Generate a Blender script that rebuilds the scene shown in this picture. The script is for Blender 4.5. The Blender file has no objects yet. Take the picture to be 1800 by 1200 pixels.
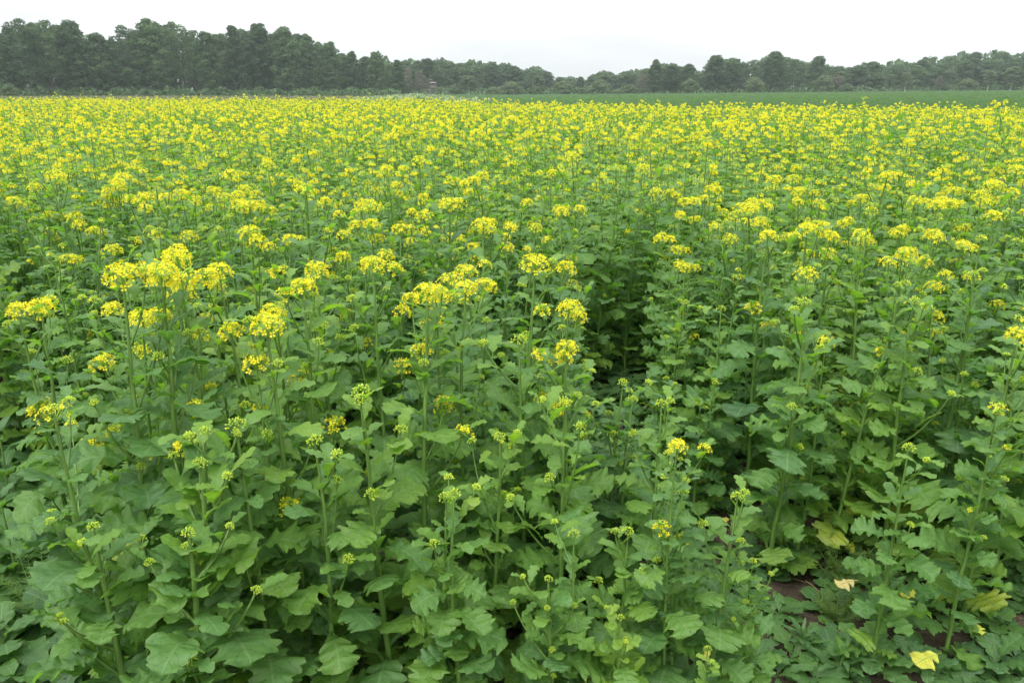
import bpy, math, random
import numpy as np
from math import radians as R, pi
rng = np.random.default_rng(11)
C = bpy.context.scene.collection
sc = bpy.context.scene

# ------------------------------------------------------------------ camera
F = 1400.0; PITCH = R(17.56); CH = 1.6
cam = bpy.data.cameras.new('camera'); camo = bpy.data.objects.new('camera', cam); C.objects.link(camo)
cam.sensor_width = 36; cam.lens = F / 1800 * 36; cam.clip_start = 0.05; cam.clip_end = 3000
camo.location = (0, 0, CH); camo.rotation_euler = (pi / 2 - PITCH, 0, 0)
sc.camera = camo
sc.render.resolution_x = 1024; sc.render.resolution_y = 682

# ------------------------------------------------------------------ sky, sun, exposure
SUN_EL, SUN_AZ = R(55), R(215)
w = bpy.data.worlds.new('World'); sc.world = w; w.use_nodes = True
nt = w.node_tree; nt.nodes.clear()
def N(tree, typ, **kw):
    n = tree.nodes.new(typ)
    for k, v in kw.items():
        if k == 'inp':
            for a, b in v.items(): n.inputs[a].default_value = b
        else: setattr(n, k, v)
    return n
sky = N(nt, 'ShaderNodeTexSky', sky_type='NISHITA', sun_disc=False, sun_elevation=SUN_EL, sun_rotation=SUN_AZ,
        air_density=1.0, dust_density=4.0, ozone_density=1.0)
tc = N(nt, 'ShaderNodeTexCoord')
mp = N(nt, 'ShaderNodeMapping', inp={'Scale': (1.0, 1.0, 5.0)})
nz = N(nt, 'ShaderNodeTexNoise', inp={'Scale': 2.2, 'Detail': 6.0, 'Roughness': 0.55})
cr = N(nt, 'ShaderNodeValToRGB')
cr.color_ramp.elements[0].position = 0.30; cr.color_ramp.elements[0].color = (10.4, 10.9, 11.3, 1)
cr.color_ramp.elements[1].position = 0.78; cr.color_ramp.elements[1].color = (16.0, 16.1, 16.2, 1)
mx = N(nt, 'ShaderNodeMixRGB', inp={'Fac': 0.88})
bg = N(nt, 'ShaderNodeBackground', inp={'Strength': 0.1})
wo = N(nt, 'ShaderNodeOutputWorld')
L = nt.links.new
L(tc.outputs['Generated'], mp.inputs['Vector']); L(mp.outputs[0], nz.inputs['Vector']); L(nz.outputs['Fac'], cr.inputs[0])
# overcast luminance: brightest overhead, dimmer towards the horizon
sz = N(nt, 'ShaderNodeSeparateXYZ'); L(tc.outputs['Generated'], sz.inputs[0])
mr = N(nt, 'ShaderNodeMapRange', inp={'From Min': 0.0, 'From Max': 1.0, 'To Min': 0.28, 'To Max': 1.0}); L(sz.outputs[2], mr.inputs[0])
ml = N(nt, 'ShaderNodeMixRGB', blend_type='MULTIPLY', inp={'Fac': 1.0}); L(cr.outputs[0], ml.inputs[1]); L(mr.outputs[0], ml.inputs[2])
L(sky.outputs[0], mx.inputs[1]); L(ml.outputs[0], mx.inputs[2]); L(mx.outputs[0], bg.inputs[0]); L(bg.outputs[0], wo.inputs[0])
sun = bpy.data.lights.new('sun', 'SUN'); sun.energy = 0.9; sun.angle = R(25); sun.color = (1.0, 0.98, 0.94)
suno = bpy.data.objects.new('sun', sun); C.objects.link(suno)
d = np.array([math.cos(SUN_EL) * math.sin(SUN_AZ), math.cos(SUN_EL) * math.cos(SUN_AZ), math.sin(SUN_EL)])
suno.rotation_euler = (pi / 2 - SUN_EL, 0, -SUN_AZ + pi); suno.location = (0, 0, 30)
sc.view_settings.view_transform = 'Standard'; sc.view_settings.look = 'None'
sc.view_settings.exposure = 1.42; sc.view_settings.gamma = 1
sc.view_settings.use_curve_mapping = False
sc.render.engine = 'CYCLES'
sc.cycles.use_denoising = True
sc.cycles.max_bounces = 7; sc.cycles.transparent_max_bounces = 8

def ray(u, v):
    dy = F * math.cos(PITCH) + (600 - v) * math.sin(PITCH)
    dz = -F * math.sin(PITCH) + (600 - v) * math.cos(PITCH)
    return (u - 900), dy, dz
def at_z(u, v, z):
    dx, dy, dz = ray(u, v); k = (z - CH) / dz
    return dx * k, dy * k
def proj(x, y, z):
    zc = y * math.cos(PITCH) - (z - CH) * math.sin(PITCH)
    yc = y * math.sin(PITCH) + (z - CH) * math.cos(PITCH)
    return 900 + F * x / zc, 600 - F * yc / zc

def terrain(x, y):
    x = np.asarray(x, float); y = np.asarray(y, float)
    b = np.clip((x / np.maximum(y, 1) - 0.02) / 0.60, 0, 1)
    s = np.clip((y - 28) / 190, 0, 1)
    z = 1.2 * b ** 0.9 * s
    far = np.clip((y - 250) / 200, 0, 1)
    return z + far * 2.0

# ------------------------------------------------------------------ tagging
def tag(o, label=None, cat=None, group=None, kind=None):
    if label and len(label.split()) > 16: print('LONG', len(label.split()), label)
    if label: o['label'] = label
    if cat: o['category'] = cat
    if group: o['group'] = group
    if kind: o['kind'] = kind
    return o
def empty(name, loc=(0, 0, 0)):
    o = bpy.data.objects.new(name, None); C.objects.link(o); o.location = loc; o.empty_display_size = 0.1
    return o

# ------------------------------------------------------------------ geometry store
class Geo:
    def __init__(s): s.v = []; s.a = []; s.q = []; s.qm = []; s.t = []; s.tm = []; s.n = 0
    def add(s, v, quads=None, tris=None, mat=0, attr=None):
        v = np.asarray(v, np.float32); s.v.append(v)
        s.a.append(np.zeros((len(v), 3), np.float32) if attr is None else np.asarray(attr, np.float32))
        if quads is not None and len(quads):
            q = np.asarray(quads, np.int32) + s.n; s.q.append(q); s.qm.append(np.full(len(q), mat, np.int32))
        if tris is not None and len(tris):
            q = np.asarray(tris, np.int32) + s.n; s.t.append(q); s.tm.append(np.full(len(q), mat, np.int32))
        s.n += len(v)
    def arrays(s):
        cat = lambda l, w: np.concatenate(l) if l else np.zeros((0, w) if w else 0, np.int32)
        return np.concatenate(s.v), np.concatenate(s.a), cat(s.q, 4), cat(s.qm, 0), cat(s.t, 3), cat(s.tm, 0)
    def merge(s, other):
        v, a, q, qm, t, tm = other.arrays()
        s.addraw(v, a, q, qm, t, tm)
    def addraw(s, v, a, q, qm, t, tm):
        s.v.append(v); s.a.append(a)
        if len(q): s.q.append(q + s.n); s.qm.append(qm)
        if len(t): s.t.append(t + s.n); s.tm.append(tm)
        s.n += len(v)
    def mesh(s, name, mats, smooth=True):
        v, a, q, qm, t, tm = s.arrays()
        me = bpy.data.meshes.new(name)
        nq, ntr = len(q), len(t)
        me.vertices.add(len(v)); me.vertices.foreach_set('co', v.astype(np.float32).ravel())
        me.loops.add(nq * 4 + ntr * 3)
        me.loops.foreach_set('vertex_index', np.concatenate([q.ravel(), t.ravel()]).astype(np.int32))
        me.polygons.add(nq + ntr)
        ls = np.concatenate([np.arange(nq) * 4, nq * 4 + np.arange(ntr) * 3]).astype(np.int32)
        me.polygons.foreach_set('loop_start', ls)
        for m in mats: me.materials.append(m)
        me.polygons.foreach_set('material_index', np.concatenate([qm, tm]).astype(np.int32))
        me.polygons.foreach_set('use_smooth', np.full(nq + ntr, smooth))
        at = me.attributes.new('lf', 'FLOAT_VECTOR', 'POINT'); at.data.foreach_set('vector', a.astype(np.float32).ravel())
        me.update(calc_edges=True)
        return me
    def obj(s, name, mats, parent=None, smooth=True):
        o = bpy.data.objects.new(name, s.mesh(name, mats, smooth)); C.objects.link(o)
        if parent is not None: o.parent = parent
        return o

def batch(geo, src, pos, yaw, scale, lean=None, dtint=None, zs=None):
    """append many transformed copies of the arrays of src"""
    v, a, q, qm, t, tm = src.arrays(); n = len(pos)
    if n == 0: return
    c, s = np.cos(yaw)[:, None], np.sin(yaw)[:, None]
    X = v[None, :, 0] * c - v[None, :, 1] * s; Y = v[None, :, 0] * s + v[None, :, 1] * c
    Z = np.repeat(v[None, :, 2], n, 0)
    sc_ = scale[:, None]; X = X * sc_; Y = Y * sc_; Z = Z * (sc_ if zs is None else zs[:, None])
    if lean is not None: X = X + lean[:, 0:1] * Z; Y = Y + lean[:, 1:2] * Z
    V = np.stack([X + pos[:, 0:1], Y + pos[:, 1:2], Z + pos[:, 2:3]], -1).reshape(-1, 3).astype(np.float32)
    A = np.repeat(a[None], n, 0)
    if dtint is not None: A[:, :, 2] += dtint[:, None]
    off = (np.arange(n) * len(v))[:, None, None]
    geo.addraw(V, A.reshape(-1, 3), (q[None] + off).reshape(-1, 4), np.tile(qm, n), (t[None] + off).reshape(-1, 3), np.tile(tm, n))

# ------------------------------------------------------------------ shapes
def tube(geo, P, rad, k=6, mat=0, tint=0.0, cap=True):
    P = np.asarray(P, float); n = len(P); rad = np.broadcast_to(rad, n)
    T = np.gradient(P, axis=0); T /= np.linalg.norm(T, axis=1)[:, None] + 1e-9
    ref = np.array([1.0, 0, 0]) if abs(T[0, 0]) < 0.8 else np.array([0, 1.0, 0])
    U = np.cross(T, ref); U /= np.linalg.norm(U, axis=1)[:, None] + 1e-9; W = np.cross(T, U)
    an = np.arange(k) * 2 * pi / k
    V = P[:, None] + rad[:, None, None] * (np.cos(an)[None, :, None] * U[:, None] + np.sin(an)[None, :, None] * W[:, None])
    V = V.reshape(-1, 3); q = []
    for i in range(n - 1):
        for j in range(k):
            q.append((i * k + j, i * k + (j + 1) % k, (i + 1) * k + (j + 1) % k, (i + 1) * k + j))
    A = np.zeros((len(V), 3)); A[:, 0] = np.repeat(np.linspace(0, 1, n), k); A[:, 1] = np.tile(an, n); A[:, 2] = tint
    geo.add(V, quads=q, mat=mat, attr=A)

def leaf(geo, base, az, rg, Ln, ntt=26, ns=3, tint=0.3, W=0.34, D=0.75, pet=0.18, e0=0.9, bend=1.2, lobes=3, teeth=0.06,
         fold=0.25, rip=0.03, roll=0.0, mat=0, narrow=False):
    t = np.linspace(0, 1, ntt + 1); tb = np.clip((t - pet) / (1 - pet), 0, 1)
    ph = rg.uniform(-0.5, 0.5); wid = []
    for side in (-1, 1):
        if narrow: env = np.sin(pi * tb ** 0.8) ** 0.8
        else: env = np.sin(pi * np.clip(tb, 0, 1) ** 1.3) ** 0.5
        D_ = np.clip(D * (1.15 - 1.15 * tb) ** 0.8 + 0.2, 0, 0.94)
        p = ph + rg.uniform(-0.35, 0.35)
        notch = 1 - np.abs(np.sin(pi * lobes * tb ** 0.85 + p * .5)) ** .62
        tq = rg.uniform(4.5, 6.5)
        ww = env * (1 - D_ * notch) * (1 + 1.6 * teeth * (np.abs(np.sin(pi * tq * 2 * tb + rg.uniform(0, 3))) - .6) + rg.normal(0, teeth * 0.25, ntt + 1))
        ww = np.where(t < pet, 0.0, ww) * W * Ln
        wid.append(np.maximum(ww, 0.012 * Ln))
        wid[-1][-1] = 0.002 * Ln
    e = e0 - bend * t ** 1.2 + rg.uniform(-0.05, 0.05); dl = Ln / ntt
    cx = np.concatenate([[0], np.cumsum(np.cos(e[:-1]) * dl)]); cz = np.concatenate([[0], np.cumsum(np.sin(e[:-1]) * dl)])
    swy = rg.uniform(-0.12, 0.12) * Ln * t ** 2
    V = []; A = []; p1, p2 = rg.uniform(0, 6, 2); cu = rg.uniform(0.0, 0.6)
    for k in range(-ns, ns + 1):
        s = k / ns; sd = 1 if s > 0 else 0; wd = wid[sd]; a_ = abs(s)
        off = np.sin(fold) * a_ * wd - cu * a_ ** 2 * wd * 0.6 + rip * Ln * a_ ** 1.5 * np.sin(2 * pi * lobes * tb * 1.3 + (p1 if sd else p2))
        off = off + rg.normal(0, .007 * Ln, ntt + 1) * (a_ > 0) * (t > pet)
        lat = s * wd * np.cos(fold)
        sk = (.10 if narrow else .24) * (1 - tb ** 2) * a_ * wd; xx = cx + sk * np.cos(e) - off * np.sin(e); zz = cz + sk * np.sin(e) + off * np.cos(e)
        V.append(np.stack([xx, lat + swy, zz], -1)); A.append(np.stack([t, np.full_like(t, s), np.full_like(t, tint)], -1))
    V = np.stack(V, 1); A = np.stack(A, 1); m = 2 * ns + 1
    # roll about x
    cr_, sr_ = math.cos(roll), math.sin(roll)
    y, z = V[..., 1].copy(), V[..., 2].copy(); V[..., 1] = y * cr_ - (z - cz[:, None]) * sr_; V[..., 2] = cz[:, None] + y * sr_ + (z - cz[:, None]) * cr_
    V = V.reshape(-1, 3); A = A.reshape(-1, 3)
    c, s = math.cos(az), math.sin(az)
    V = np.stack([V[:, 0] * c - V[:, 1] * s, V[:, 0] * s + V[:, 1] * c, V[:, 2]], -1) + np.asarray(base)
    i = np.arange(ntt)[:, None] * m + np.arange(m - 1)[None]
    q = np.stack([i, i + m, i + m + 1, i + 1], -1).reshape(-1, 4)
    geo.add(V, quads=q, mat=mat, attr=A)

def frame(dr):
    dr = np.asarray(dr, float); dr = dr / np.linalg.norm(dr)
    u = np.cross(dr, [0.3, 0.2, 1.0]); 
    if np.linalg.norm(u) < 1e-3: u = np.cross(dr, [1, 0, 0])
    u /= np.linalg.norm(u); return dr, u, np.cross(dr, u)
MS, MF, MP, MB = 0, 1, 2, 3   # stem, leaf, petal, bud slots
def bud(geo, p, dr, l, r, tint):
    d_, u, w_ = frame(dr); p = np.asarray(p)
    V = [p, p + d_ * l * .5 + u * r, p + d_ * l * .5 + w_ * r, p + d_ * l * .5 - u * r, p + d_ * l * .5 - w_ * r, p + d_ * l]
    geo.add(V, tris=[(0, 2, 1), (0, 3, 2), (0, 4, 3), (0, 1, 4), (5, 1, 2), (5, 2, 3), (5, 3, 4), (5, 4, 1)], mat=MB, attr=np.full((6, 3), tint))
def flower(geo, p, dr, r, rg):
    d_, u, w_ = frame(dr); p = np.asarray(p); a0 = rg.uniform(0, 2 * pi); tn = rg.uniform(0, 1)
    cup = rg.uniform(0.15, 0.8)
    for k in range(4):
        a = a0 + k * pi / 2 + rg.uniform(-.2, .2); o = math.cos(a) * u + math.sin(a) * w_; s_ = -math.sin(a) * u + math.cos(a) * w_
        c1 = p + o * r * .12; rr = r * rg.uniform(.85, 1.1)
        m1 = p + o * rr * .62 * math.cos(cup * .7) + d_ * rr * .62 * math.sin(cup * .7)
        tp = p + o * rr * math.cos(cup) + d_ * rr * (math.sin(cup) - .05)
        V = [c1, m1 + s_ * rr * .36, tp + s_ * rr * .22, tp - s_ * rr * .22, m1 - s_ * rr * .36]
        geo.add(V, quads=[(1, 2, 3, 4)], tris=[(0, 1, 4)], mat=MP, attr=[(0, 0, tn), (.6, 1, tn), (1, .5, tn), (1, -.5, tn), (.6, -1, tn)])
def head(geo, top, rg, r=0.03, full=1.0, up=(0, 0, 1)):
    """corymb: dome of buds on top, open flowers round the sides"""
    top = np.asarray(top, float); up_, u, w_ = frame(up)
    nb = int(32 + 8 * (1 - full)); nf = int(42 * full * (r / 0.03) ** 1.3); bs = 1.0 if full > 0.05 else 1.0
    rb = r * (0.62 if full > 0.3 else 0.8)
    for i in range(nb):
        f_ = (i + .5) / nb; ph = i * 2.39996 + rg.uniform(-.3, .3); th = math.acos(1 - f_ * 1.05 if full < .3 else 1 - f_ * .7)
        dr = math.cos(th) * up_ + math.sin(th) * (math.cos(ph) * u + math.sin(ph) * w_)
        p = top + dr * rb * rg.uniform(.6, 1.0) * np.array([1, 1, 1]) - up_ * rb * .4
        bud(geo, p, dr + up_ * .4, 0.0062 * bs * rg.uniform(.8, 1.25), 0.0023 * rg.uniform(.8, 1.2), rg.uniform(0, .6) + .4 * (full > .2) * (f_ > .5))
    for i in range(nf):
        f_ = (i + .5) / nf; ph = i * 2.39996 + rg.uniform(-.4, .4)
        th = 0.45 + 1.35 * f_ + rg.uniform(-.12, .12); rr = r * (0.82 + .26 * math.sin(th)) * rg.uniform(.85, 1.1)
        lat = math.cos(ph) * u + math.sin(ph) * w_
        dr = math.cos(th) * up_ + math.sin(th) * lat
        p = top + dr * rr - up_ * r * .5
        b0 = top - up_ * r * (.6 + f_ * .5)
        # pedicel
        s_ = np.cross(dr, up_); s_ = s_ / (np.linalg.norm(s_) + 1e-6) * .0007
        geo.add([b0 - s_, b0 + s_, p + s_, p - s_], quads=[(0, 1, 2, 3)], mat=MB, attr=np.full((4, 3), .1))
        flower(geo, p, dr * .8 + up_ * rg.uniform(-.1, .6), rg.uniform(.0065, .0088), rg)
    if full > .2:
        tube(geo, [top - up_ * r * 1.6, top - up_ * r * .3], .0015, 4, MB, .1)
def head_lod(geo, top, rg, r, n, s, nbud):
    top = np.asarray(top, float)
    for i in range(n + nbud):
        isb = i < nbud; f_ = (i + .5) / (n + nbud); ph = i * 2.39996 + rg.uniform(-.4, .4); th = math.acos(max(-1, 1 - f_ * 1.25))
        dr = np.array([math.sin(th) * math.cos(ph), math.sin(th) * math.sin(ph), math.cos(th)])
        p = top + dr * r * rg.uniform(.75, 1.1) - np.array([0, 0, r * .5]); d_, u, w_ = frame(dr + rg.normal(0, .35, 3))
        ss = s * rg.uniform(.75, 1.2) * (.7 if isb else 1); tn = rg.uniform(0, 1)
        geo.add([p - u * ss, p - w_ * ss * .8, p + u * ss, p + w_ * ss * .8], quads=[(0, 1, 2, 3)], mat=MB if isb else MP, attr=np.full((4, 3), tn * .6 if isb else tn))

# ------------------------------------------------------------------ mustard plant, full detail
def plant_geo(seed, H, stage, leafy=1.0, big=1.0, nbr=4, fullest=None, thick=1.0, lowyellow=0.0):
    """returns stem Geo, foliage Geo, [head Geo...] ; stage 0 = buds only, 1 = flowering"""
    rg = np.random.default_rng(seed); st, fo, hs = Geo(), Geo(), []
    n = 12; z = np.linspace(0, H, n); b = rg.uniform(0, 2 * pi); am = rg.uniform(.006, .02) * H
    wob = am * np.sin(z / H * rg.uniform(3, 5) + b) - am * math.sin(b)
    P = np.stack([wob * math.cos(b) + rg.normal(0, .0012, n), wob * math.sin(b) + rg.normal(0, .0012, n), z], -1); P[0, :2] = 0
    rad = np.interp(z / H, [0, .5, .85, 1], [.0085, .0068, .0042, .0024]) * thick * (H ** .5)
    tube(st, P, rad, 7, 0, .3)
    at = lambda zz: np.array([np.interp(zz, z, P[:, 0]), np.interp(zz, z, P[:, 1]), zz])
    full = stage if fullest is None else fullest
    g = Geo(); head(g, at(H) + [0, 0, .004], rg, rg.uniform(.027, .037) if stage > .3 else rg.uniform(.016, .022), full); hs.append(g)
    az = rg.uniform(0, 6.28); zz = H * .06; tb = rg.uniform(.1, .45)
    nl = int(29 * leafy * (.55 + .45 * H)); zs = H * (.05 + .86 * (np.arange(nl) / nl) ** .95); bi = 0
    brz = set(np.linspace(int(nl * .5), nl - 2, nbr).astype(int))
    for i, zz in enumerate(zs):
        az += 2.39996 + rg.uniform(-.3, .3); f = zz / H
        Ln = np.interp(f, [0, .2, .45, .7, .9, 1], [.125, .145, .145, .105, .065, .045]) * rg.uniform(.65, 1.3) * big * (.55 + .45 * min(1, H))
        tn = tb + rg.uniform(-.24, .24) + (.35 if f < .2 else 0) + (0.9 if f < .22 and rg.random() < lowyellow * 2.5 else 0)
        p = at(zz)
        if f < .72:
            leaf(fo, p, az, rg, Ln, 42, 3, tn, W=rg.uniform(.34, .45), D=rg.uniform(.4, .92), pet=rg.uniform(.14, .24), teeth=.16, e0=rg.uniform(.55, 1.05), bend=rg.uniform(.9, 1.7),
                 lobes=rg.choice([2.5, 3, 3.5]), fold=rg.uniform(.0, .45), rip=rg.uniform(.03, .065), roll=rg.uniform(-.35, .35))
        else:
            leaf(fo, p, az, rg, Ln, 22, 2, tn, W=rg.uniform(.22, .3), D=rg.uniform(.3, .6), pet=rg.uniform(.06, .15), e0=rg.uniform(.6, 1.1), bend=rg.uniform(.6, 1.3),
                 lobes=3, teeth=.09, fold=rg.uniform(.2, .5), rip=.02, roll=rg.uniform(-.3, .3))
        if i in brz or (f > .25 and rg.random() < .1):
            main = i in brz
            bl = (rg.uniform(.16, .30) if main else rg.uniform(.06, .13)) * (.5 + .5 * H); e = rg.uniform(.75, 1.15)
            ss = np.linspace(0, 1, 6); ex = e + ss * .35
            bx = np.cumsum(np.cos(ex)) / 6 * bl; bz = np.cumsum(np.sin(ex)) / 6 * bl; bx[0] = 0; bz[0] = 0
            if zz + bz[-1] > H * 1.0: k_ = max(.35, (H * 1.0 - zz) / bz[-1]); bx *= k_ * 1.1; bz *= k_; 
            BP = np.stack([p[0] + bx * math.cos(az), p[1] + bx * math.sin(az), p[2] + bz], -1)
            tube(st, BP, np.linspace(.0032, .0016, 6) * thick, 5, 0, .4)
            tip = BP[-1]
            hstage = full * rg.uniform(.35, 1) if main and full > .3 and rg.random() < .6 else 0
            g = Geo(); head(g, tip + [0, 0, .003], rg, (rg.uniform(.019, .028) if hstage > .3 else rg.uniform(.009, .016)), hstage, up=(math.cos(az) * .3, math.sin(az) * .3, 1)); hs.append(g)
            for k in range(4 if main else 3):
                f2 = .35 + .6 * k / 3; q_ = BP[0] + (BP[-1] - BP[0]) * f2
                leaf(fo, q_, az + k * 2.3 + rg.uniform(-.5, .5), rg, rg.uniform(.045, .085) * (1.1 - .3 * f2) * big, 18, 2, tb + rg.uniform(0, .3), W=.26, D=.5, pet=.1,
                     e0=rg.uniform(.5, 1.2), bend=rg.uniform(.4, 1.2), lobes=3, teeth=.09, fold=rg.uniform(.2, .5), rip=.02)
    return st, fo, hs

def plant_lod(seed, H, full, lod):
    rg = np.random.default_rng(seed); g = Geo()
    az = rg.uniform(0, 6.28); tb = rg.uniform(.1, .45)
    lx, ly = rg.normal(0, .02, 2)
    if lod == 1:
        tube(g, [(0, 0, 0), (lx * .5, ly * .3, H * .5), (lx, ly, H)], [.007, .005, .0022], 4, MS, .3); nl = 22
    else:
        tube(g, [(0, 0, H * .3), (lx, ly, H)], [.006, .003], 3, MS, .3); nl = 15
    for i in range(nl):
        f = (.12 if lod == 1 else .38) + (.82 if lod == 1 else .56) * i / nl; az += 2.4 + rg.uniform(-.4, .4)
        Ln = np.interp(f, [0, .2, .45, .7, .9, 1], [.12, .16, .165, .125, .08, .05]) * rg.uniform(.7, 1.25)
        tn = tb + rg.uniform(-.15, .2)
        if lod == 1:
            leaf(g, (lx * f, ly * f, H * f), az, rg, Ln, 12, 1, tn, D=.7, pet=.15, e0=rg.uniform(.5, 1.1), bend=rg.uniform(.8, 1.6), teeth=.1, mat=MF, roll=rg.uniform(-.3, .3))
        else:
            leaf(g, (lx * f, ly * f, H * f), az, rg, Ln * 1.15, 3, 1, tn, W=.38, D=.1, pet=.02, e0=rg.uniform(.4, 1.1), bend=rg.uniform(.8, 1.4), teeth=0, mat=MF, roll=rg.uniform(-.4, .4))
    nh = rg.integers(2, 6) if lod == 1 else rg.integers(3, 7)
    for k in range(nh):
        a = rg.uniform(0, 6.28); rr = 0 if k == 0 else rg.uniform(.05, .12); z = H if k == 0 else H - rg.uniform(.02, .2)
        p = np.array([lx + rr * math.cos(a), ly + rr * math.sin(a), z]); fl = rg.random() < (.92 if k == 0 else .7) * full
        r = (rg.uniform(.022, .036) if k == 0 else rg.uniform(.014, .027))
        if k: tube(g, [(lx, ly, z - .14), p], [.003, .0015], 3, MS, .4)
        if lod == 1: head_lod(g, p, rg, r if fl else .015, int(28 * (r / .03) ** 1.5) + 6 if fl else 3, .0078 if fl else .006, 18)
        else: head_lod(g, p, rg, r if fl else .015, int(14 * (r / .03) ** 1.5) + 3 if fl else 1, .0136 if fl else .009, 5)
    return g

# ------------------------------------------------------------------ materials
def mat(name):
    m = bpy.data.materials.new(name); m.use_nodes = True; t = m.node_tree; t.nodes.clear(); return m, t
def ramp(t, cols, src):
    r = N(t, 'ShaderNodeValToRGB'); e = r.color_ramp.elements
    while len(e) > 1: e.remove(e[-1])
    e[0].position = cols[0][0]; e[0].color = (*cols[0][1], 1)
    for p, c in cols[1:]: x = e.new(p); x.color = (*c, 1)
    t.links.new(src, r.inputs[0]); return r
def mathn(t, op, a, b=None, c=None, clamp=False):
    n = N(t, 'ShaderNodeMath', operation=op, use_clamp=clamp)
    for i, x in enumerate((a, b, c)):
        if x is None: continue
        if isinstance(x, (int, float)): n.inputs[i].default_value = x
        else: t.links.new(x, n.inputs[i])
    return n.outputs[0]
def mixc(t, typ, fac, a, b):
    n = N(t, 'ShaderNodeMixRGB', blend_type=typ)
    for i, x in enumerate((fac, a, b)):
        if isinstance(x, (int, float)): n.inputs[i].default_value = x
        elif isinstance(x, tuple): n.inputs[i].default_value = (*x, 1)
        else: t.links.new(x, n.inputs[i])
    return n.outputs[0]
def two_sided(t, col, trans, rough, tfac, normal=None, spec=.5):
    p = N(t, 'ShaderNodeBsdfPrincipled', inp={'Roughness': rough, 'Specular IOR Level': spec}); t.links.new(col, p.inputs['Base Color'])
    tr = N(t, 'ShaderNodeBsdfTranslucent'); t.links.new(trans, tr.inputs[0]); ms = N(t, 'ShaderNodeMixShader', inp={0: tfac})
    if normal is not None: t.links.new(normal, p.inputs['Normal'])
    t.links.new(p.outputs[0], ms.inputs[1]); t.links.new(tr.outputs[0], ms.inputs[2])
    o = N(t, 'ShaderNodeOutputMaterial'); t.links.new(ms.outputs[0], o.inputs[0])

def leaf_material(name, ramp_cols, hue_noise=.5, tfac=.42, vein=True):
    m, t = mat(name)
    at = N(t, 'ShaderNodeAttribute', attribute_name='lf'); sp = N(t, 'ShaderNodeSeparateXYZ'); t.links.new(at.outputs['Vector'], sp.inputs[0])
    oi = N(t, 'ShaderNodeObjectInfo'); geo = N(t, 'ShaderNodeNewGeometry')
    nz = N(t, 'ShaderNodeTexNoise', inp={'Scale': 14.0, 'Detail': 3.0}); t.links.new(geo.outputs['Position'], nz.inputs['Vector'])
    nb = N(t, 'ShaderNodeTexNoise', inp={'Scale': .9, 'Detail': 2.0}); t.links.new(geo.outputs['Position'], nb.inputs['Vector'])
    x = mathn(t, 'ADD', sp.outputs[2], mathn(t, 'MULTIPLY', mathn(t, 'SUBTRACT', nz.outputs[0], .5), hue_noise * .8))
    x = mathn(t, 'ADD', x, mathn(t, 'MULTIPLY', mathn(t, 'SUBTRACT', nb.outputs[0], .5), .9))
    x = mathn(t, 'ADD', x, mathn(t, 'MULTIPLY', mathn(t, 'SUBTRACT', oi.outputs['Random'], .5), .35))
    x = mathn(t, 'DIVIDE', mathn(t, 'ADD', x, .2), 1.9, clamp=True)
    r = ramp(t, ramp_cols, x); col = r.outputs[0]
    if vein:
        ab = mathn(t, 'ABSOLUTE', sp.outputs[1])
        mid = mathn(t, 'LESS_THAN', ab, .05)
        ph = mathn(t, 'FRACT', mathn(t, 'SUBTRACT', mathn(t, 'MULTIPLY', sp.outputs[0], 8.0), mathn(t, 'MULTIPLY', ab, 1.6)))
        lat = mathn(t, 'LESS_THAN', mathn(t, 'ABSOLUTE', mathn(t, 'SUBTRACT', ph, .5)), .05)
        vn = mathn(t, 'MAXIMUM', mid, mathn(t, 'MULTIPLY', lat, .55))
        col = mixc(t, 'MIX', mathn(t, 'MULTIPLY', lat, .75), col, mixc(t, 'MIX', .5, col, (.02, .06, .02)))
        col = mixc(t, 'MIX', mathn(t, 'MULTIPLY', mid, .6), col, (.17, .27, .11))
        hn = N(t, 'ShaderNodeTexNoise', inp={'Scale': 130.0, 'Detail': 1.0}); t.links.new(geo.outputs['Position'], hn.inputs['Vector'])
        col = mixc(t, 'MIX', mathn(t, 'MULTIPLY', mathn(t, 'GREATER_THAN', hn.outputs[0], .74), .7), col, (.03, .045, .015))
        edge = mathn(t, 'MULTIPLY', mathn(t, 'POWER', ab, 6.0), .25)
        col = mixc(t, 'MIX', edge, col, (.16, .24, .045))
    under = mixc(t, 'MIX', mathn(t, 'MULTIPLY', geo.outputs['Backfacing'], .35), col, (.13, .23, .07))
    tr = mixc(t, 'MULTIPLY', 1.0, col, (2.1, 2.3, .6))
    bp = N(t, 'ShaderNodeBump', inp={'Strength': .6, 'Distance': .004}); n2 = N(t, 'ShaderNodeTexNoise', inp={'Scale': 85.0, 'Detail': 2.0})
    t.links.new(geo.outputs['Position'], n2.inputs['Vector']); t.links.new(n2.outputs[0], bp.inputs['Height'])
    two_sided(t, under, tr, .52, tfac, bp.outputs[0], .38)
    return m
GREENS = [(0, (.074, .160, .066)), (.22, (.098, .204, .056)), (.42, (.135, .248, .042)), (.6, (.18, .285, .038)), (.8, (.45, .42, .05)), (1, (.6, .5, .09))]
M_LEAF = leaf_material('mustard_leaf', GREENS)
M_WEED = leaf_material('weed_leaf', [(0, (.068, .145, .058)), (.5, (.095, .195, .052)), (1, (.14, .25, .05))])
M_DRY = leaf_material('yellowed_leaf', [(0, (.42, .45, .05)), (.5, (.55, .50, .09)), (1, (.55, .43, .20))], tfac=.2)
m, t = mat('mustard_stem'); M_STEM = m
geo_ = N(t, 'ShaderNodeNewGeometry'); mp_ = N(t, 'ShaderNodeMapping', inp={'Scale': (60, 60, 4)}); nz_ = N(t, 'ShaderNodeTexNoise', inp={'Scale': 3.0, 'Detail': 3.0})
t.links.new(geo_.outputs['Position'], mp_.inputs[0]); t.links.new(mp_.outputs[0], nz_.inputs['Vector'])
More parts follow.
